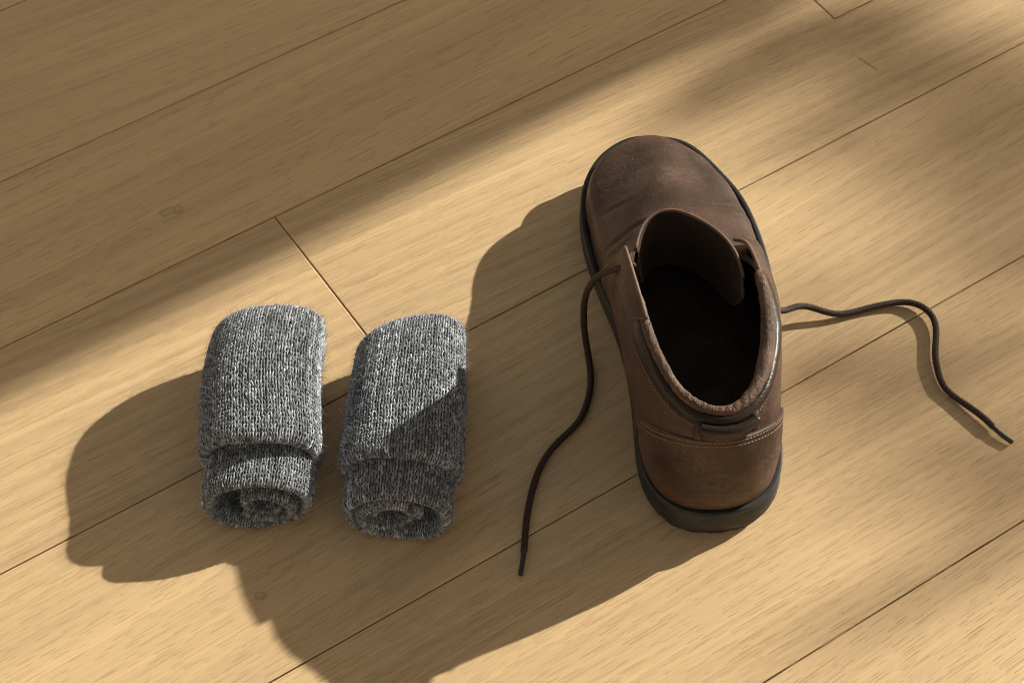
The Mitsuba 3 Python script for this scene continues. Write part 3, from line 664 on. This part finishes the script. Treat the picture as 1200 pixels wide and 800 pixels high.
def rolled_sock(origin, ang, label, seed, spiral, warp, hw=0.0370, hh=0.0228, length=0.128, irx=0.0315, irz=0.0190):
    t = tag(numbered('rolled_sock'), label, 'sock', 'rolled grey socks on the floor')
    ax = np.array([math.cos(ang), math.sin(ang), 0]); lx = np.array([ax[1], -ax[0], 0])
    def W(P):
        P = np.asarray(P, float); q = P.reshape(-1, 3)
        sag = np.stack([vnoise(q, 38, seed + 11, 2) * 0.0010, vnoise(q, 45, seed + 12, 2) * 0.0012, vnoise(q * [1, 1, 0.4], 42, seed + 13, 2) * 0.0013 * np.clip(q[:, 2] / 0.02, 0, 1)], 1)
        P = warp(P + sag.reshape(P.shape)); return np.asarray(origin) + P[..., :1] * lx + P[..., 1:2] * ax + P[..., 2:] * Z3
    def add(name, res):
        mesh, uv, col, fib = res
        mesh.vertices = W(mesh.vertices)
        obj(name, mesh, 'wool', t, smooth=True, uv=uv, color=col)
        return W(fib.reshape(-1, 3)).reshape(fib.shape)
    cuff = superellipse(hw, hh, 2.35, 0, hh)
    # the turned-over cuff: inside, round the hem, along, over the closed far end
    L = length
    pr = [(.043, .0060), (.033, .0062), (.0275, .0056), (.0252, .0030), (.0275, .0004), (.033, -.0006), (.045, 0), (.070, 0), (L - .020, .0), (L - .009, .0022), (L - .0025, .0080), (L, .0150), (L - .0002, .0205)]
    def swell(u, y, o):
        tape = 1 - 0.08 * np.clip((y - 0.05) / 0.07, 0, 1) ** 1.5
        far = np.clip((y - 0.06) / 0.03, 0, 1)
        kx = 1 - o / hw * (1 - far) - far * 0.22 * np.clip(o / hh, 0, 1) ** 1.6
        return kx * tape, np.clip(1 - o / hh, 0.03, 2)
    f1 = add('cuff', yarn_cloth(cuff, True, pr, 0.0034, 0.0027, seed=seed, swell=swell))
    # the roll inside it: one sheet wound up, folded over along its front edge
    ring = superellipse(irx, irz, 2.2, 0, irz + 0.0006)
    tilt = lambda u: -0.004 * np.cos(2 * np.pi * u)
    f3 = add('inner_roll', yarn_cloth(ring, True, [(.052, 0), (.030, 0), (.010, 0), (.0010, .0004), (-.0022, .0027), (.0012, .0052), (.010, .0058), (.026, .0060)], 0.0033, 0.0026, seed=seed + 2, yshift=tilt))
    f2 = add('inner_coil', yarn_cloth(spiral, False, [(.050, 0), (.030, 0), (.010, 0), (-.0010, .0004), (-.0042, .0025), (-.0016, .0040), (.008, .0043), (.022, .0043)], 0.0033, 0.0026, seed=seed + 1, yshift=lambda u: 0.0030 * np.sin(u * 9 + seed) + 0.004 * u))
    fib = np.concatenate([f1, f2, f3]); m = fibres_mesh(fib)
    rr = np.random.default_rng(seed + 5); c = np.repeat(rr.uniform(0.12, 0.45, len(fib)), 9)[:, None] * WOOL_TINT
    tag(obj('loose_fibres', m, 'wool', t, smooth=True, uv=np.zeros((len(m.vertices), 2)), color=c), kind='stuff')

def spiral_curve(rx, rz, th0, dirn, steps, drift):
    """a wound-up cross-section: steps are (turn, scale), drift moves the inner coil sideways and down"""
    tu = np.linspace(0, steps[-1][0], 220)
    sc = PchipInterpolator(*np.array(steps).T)(tu); k = 1 - sc
    return np.stack([rx * sc * np.cos(th0 + dirn * 2 * np.pi * tu) + drift[0] * k, rz + 0.001 + rz * sc * np.sin(th0 + dirn * 2 * np.pi * tu) + drift[1] * k], 1)

def warp1(P):
    P = P.copy(); y = P[..., 1]; x = P[..., 0]
    P[..., 1] += 0.006 * np.clip((y - 0.03) / 0.08, 0, 1) * (-(x - 0.008) ** 2 / 0.0012)
    P[..., 0] += 0.0015 * np.sin(y * 60)
    return P
def warp2(P):
    P = P.copy(); y = P[..., 1]; x = P[..., 0]
    P[..., 1] += np.clip((y - 0.03) / 0.08, 0, 1) * (-(np.clip(0.022 - x, 0, 1)) ** 2 / 0.0017 * 0.0115)
    P[..., 0] += -0.002 * np.clip((y - 0.05) / 0.06, 0, 1)
    return P
sp1 = spiral_curve(.0170, .0112, math.radians(-150), 1, [(0, 1.12), (.5, 1.0), (1.0, .90), (1.2, .68), (1.5, .42)], (.002, .0)) + [.0055, .0045]
sp2 = spiral_curve(.0180, .0115, math.radians(20), 1, [(0, 1.16), (.5, 1.0), (.95, .86), (1.2, .60), (1.45, .40)], (-.004, .0)) + [-.0050, .0045]
rolled_sock((-0.1452, 0.6285, 0.0005), math.radians(90.5), 'rolled grey wool sock farthest from the boot, almost all in sunlight', 21, sp1, warp1, hw=0.0354, hh=0.0245, length=0.127)
rolled_sock((-0.0645, 0.6200, 0.0005), math.radians(87.0), 'rolled grey wool sock nearest the boot, its front half in shadow', 51, sp2, warp2, hw=0.0344, hh=0.0212, irx=0.0306, irz=0.0178, length=0.135)
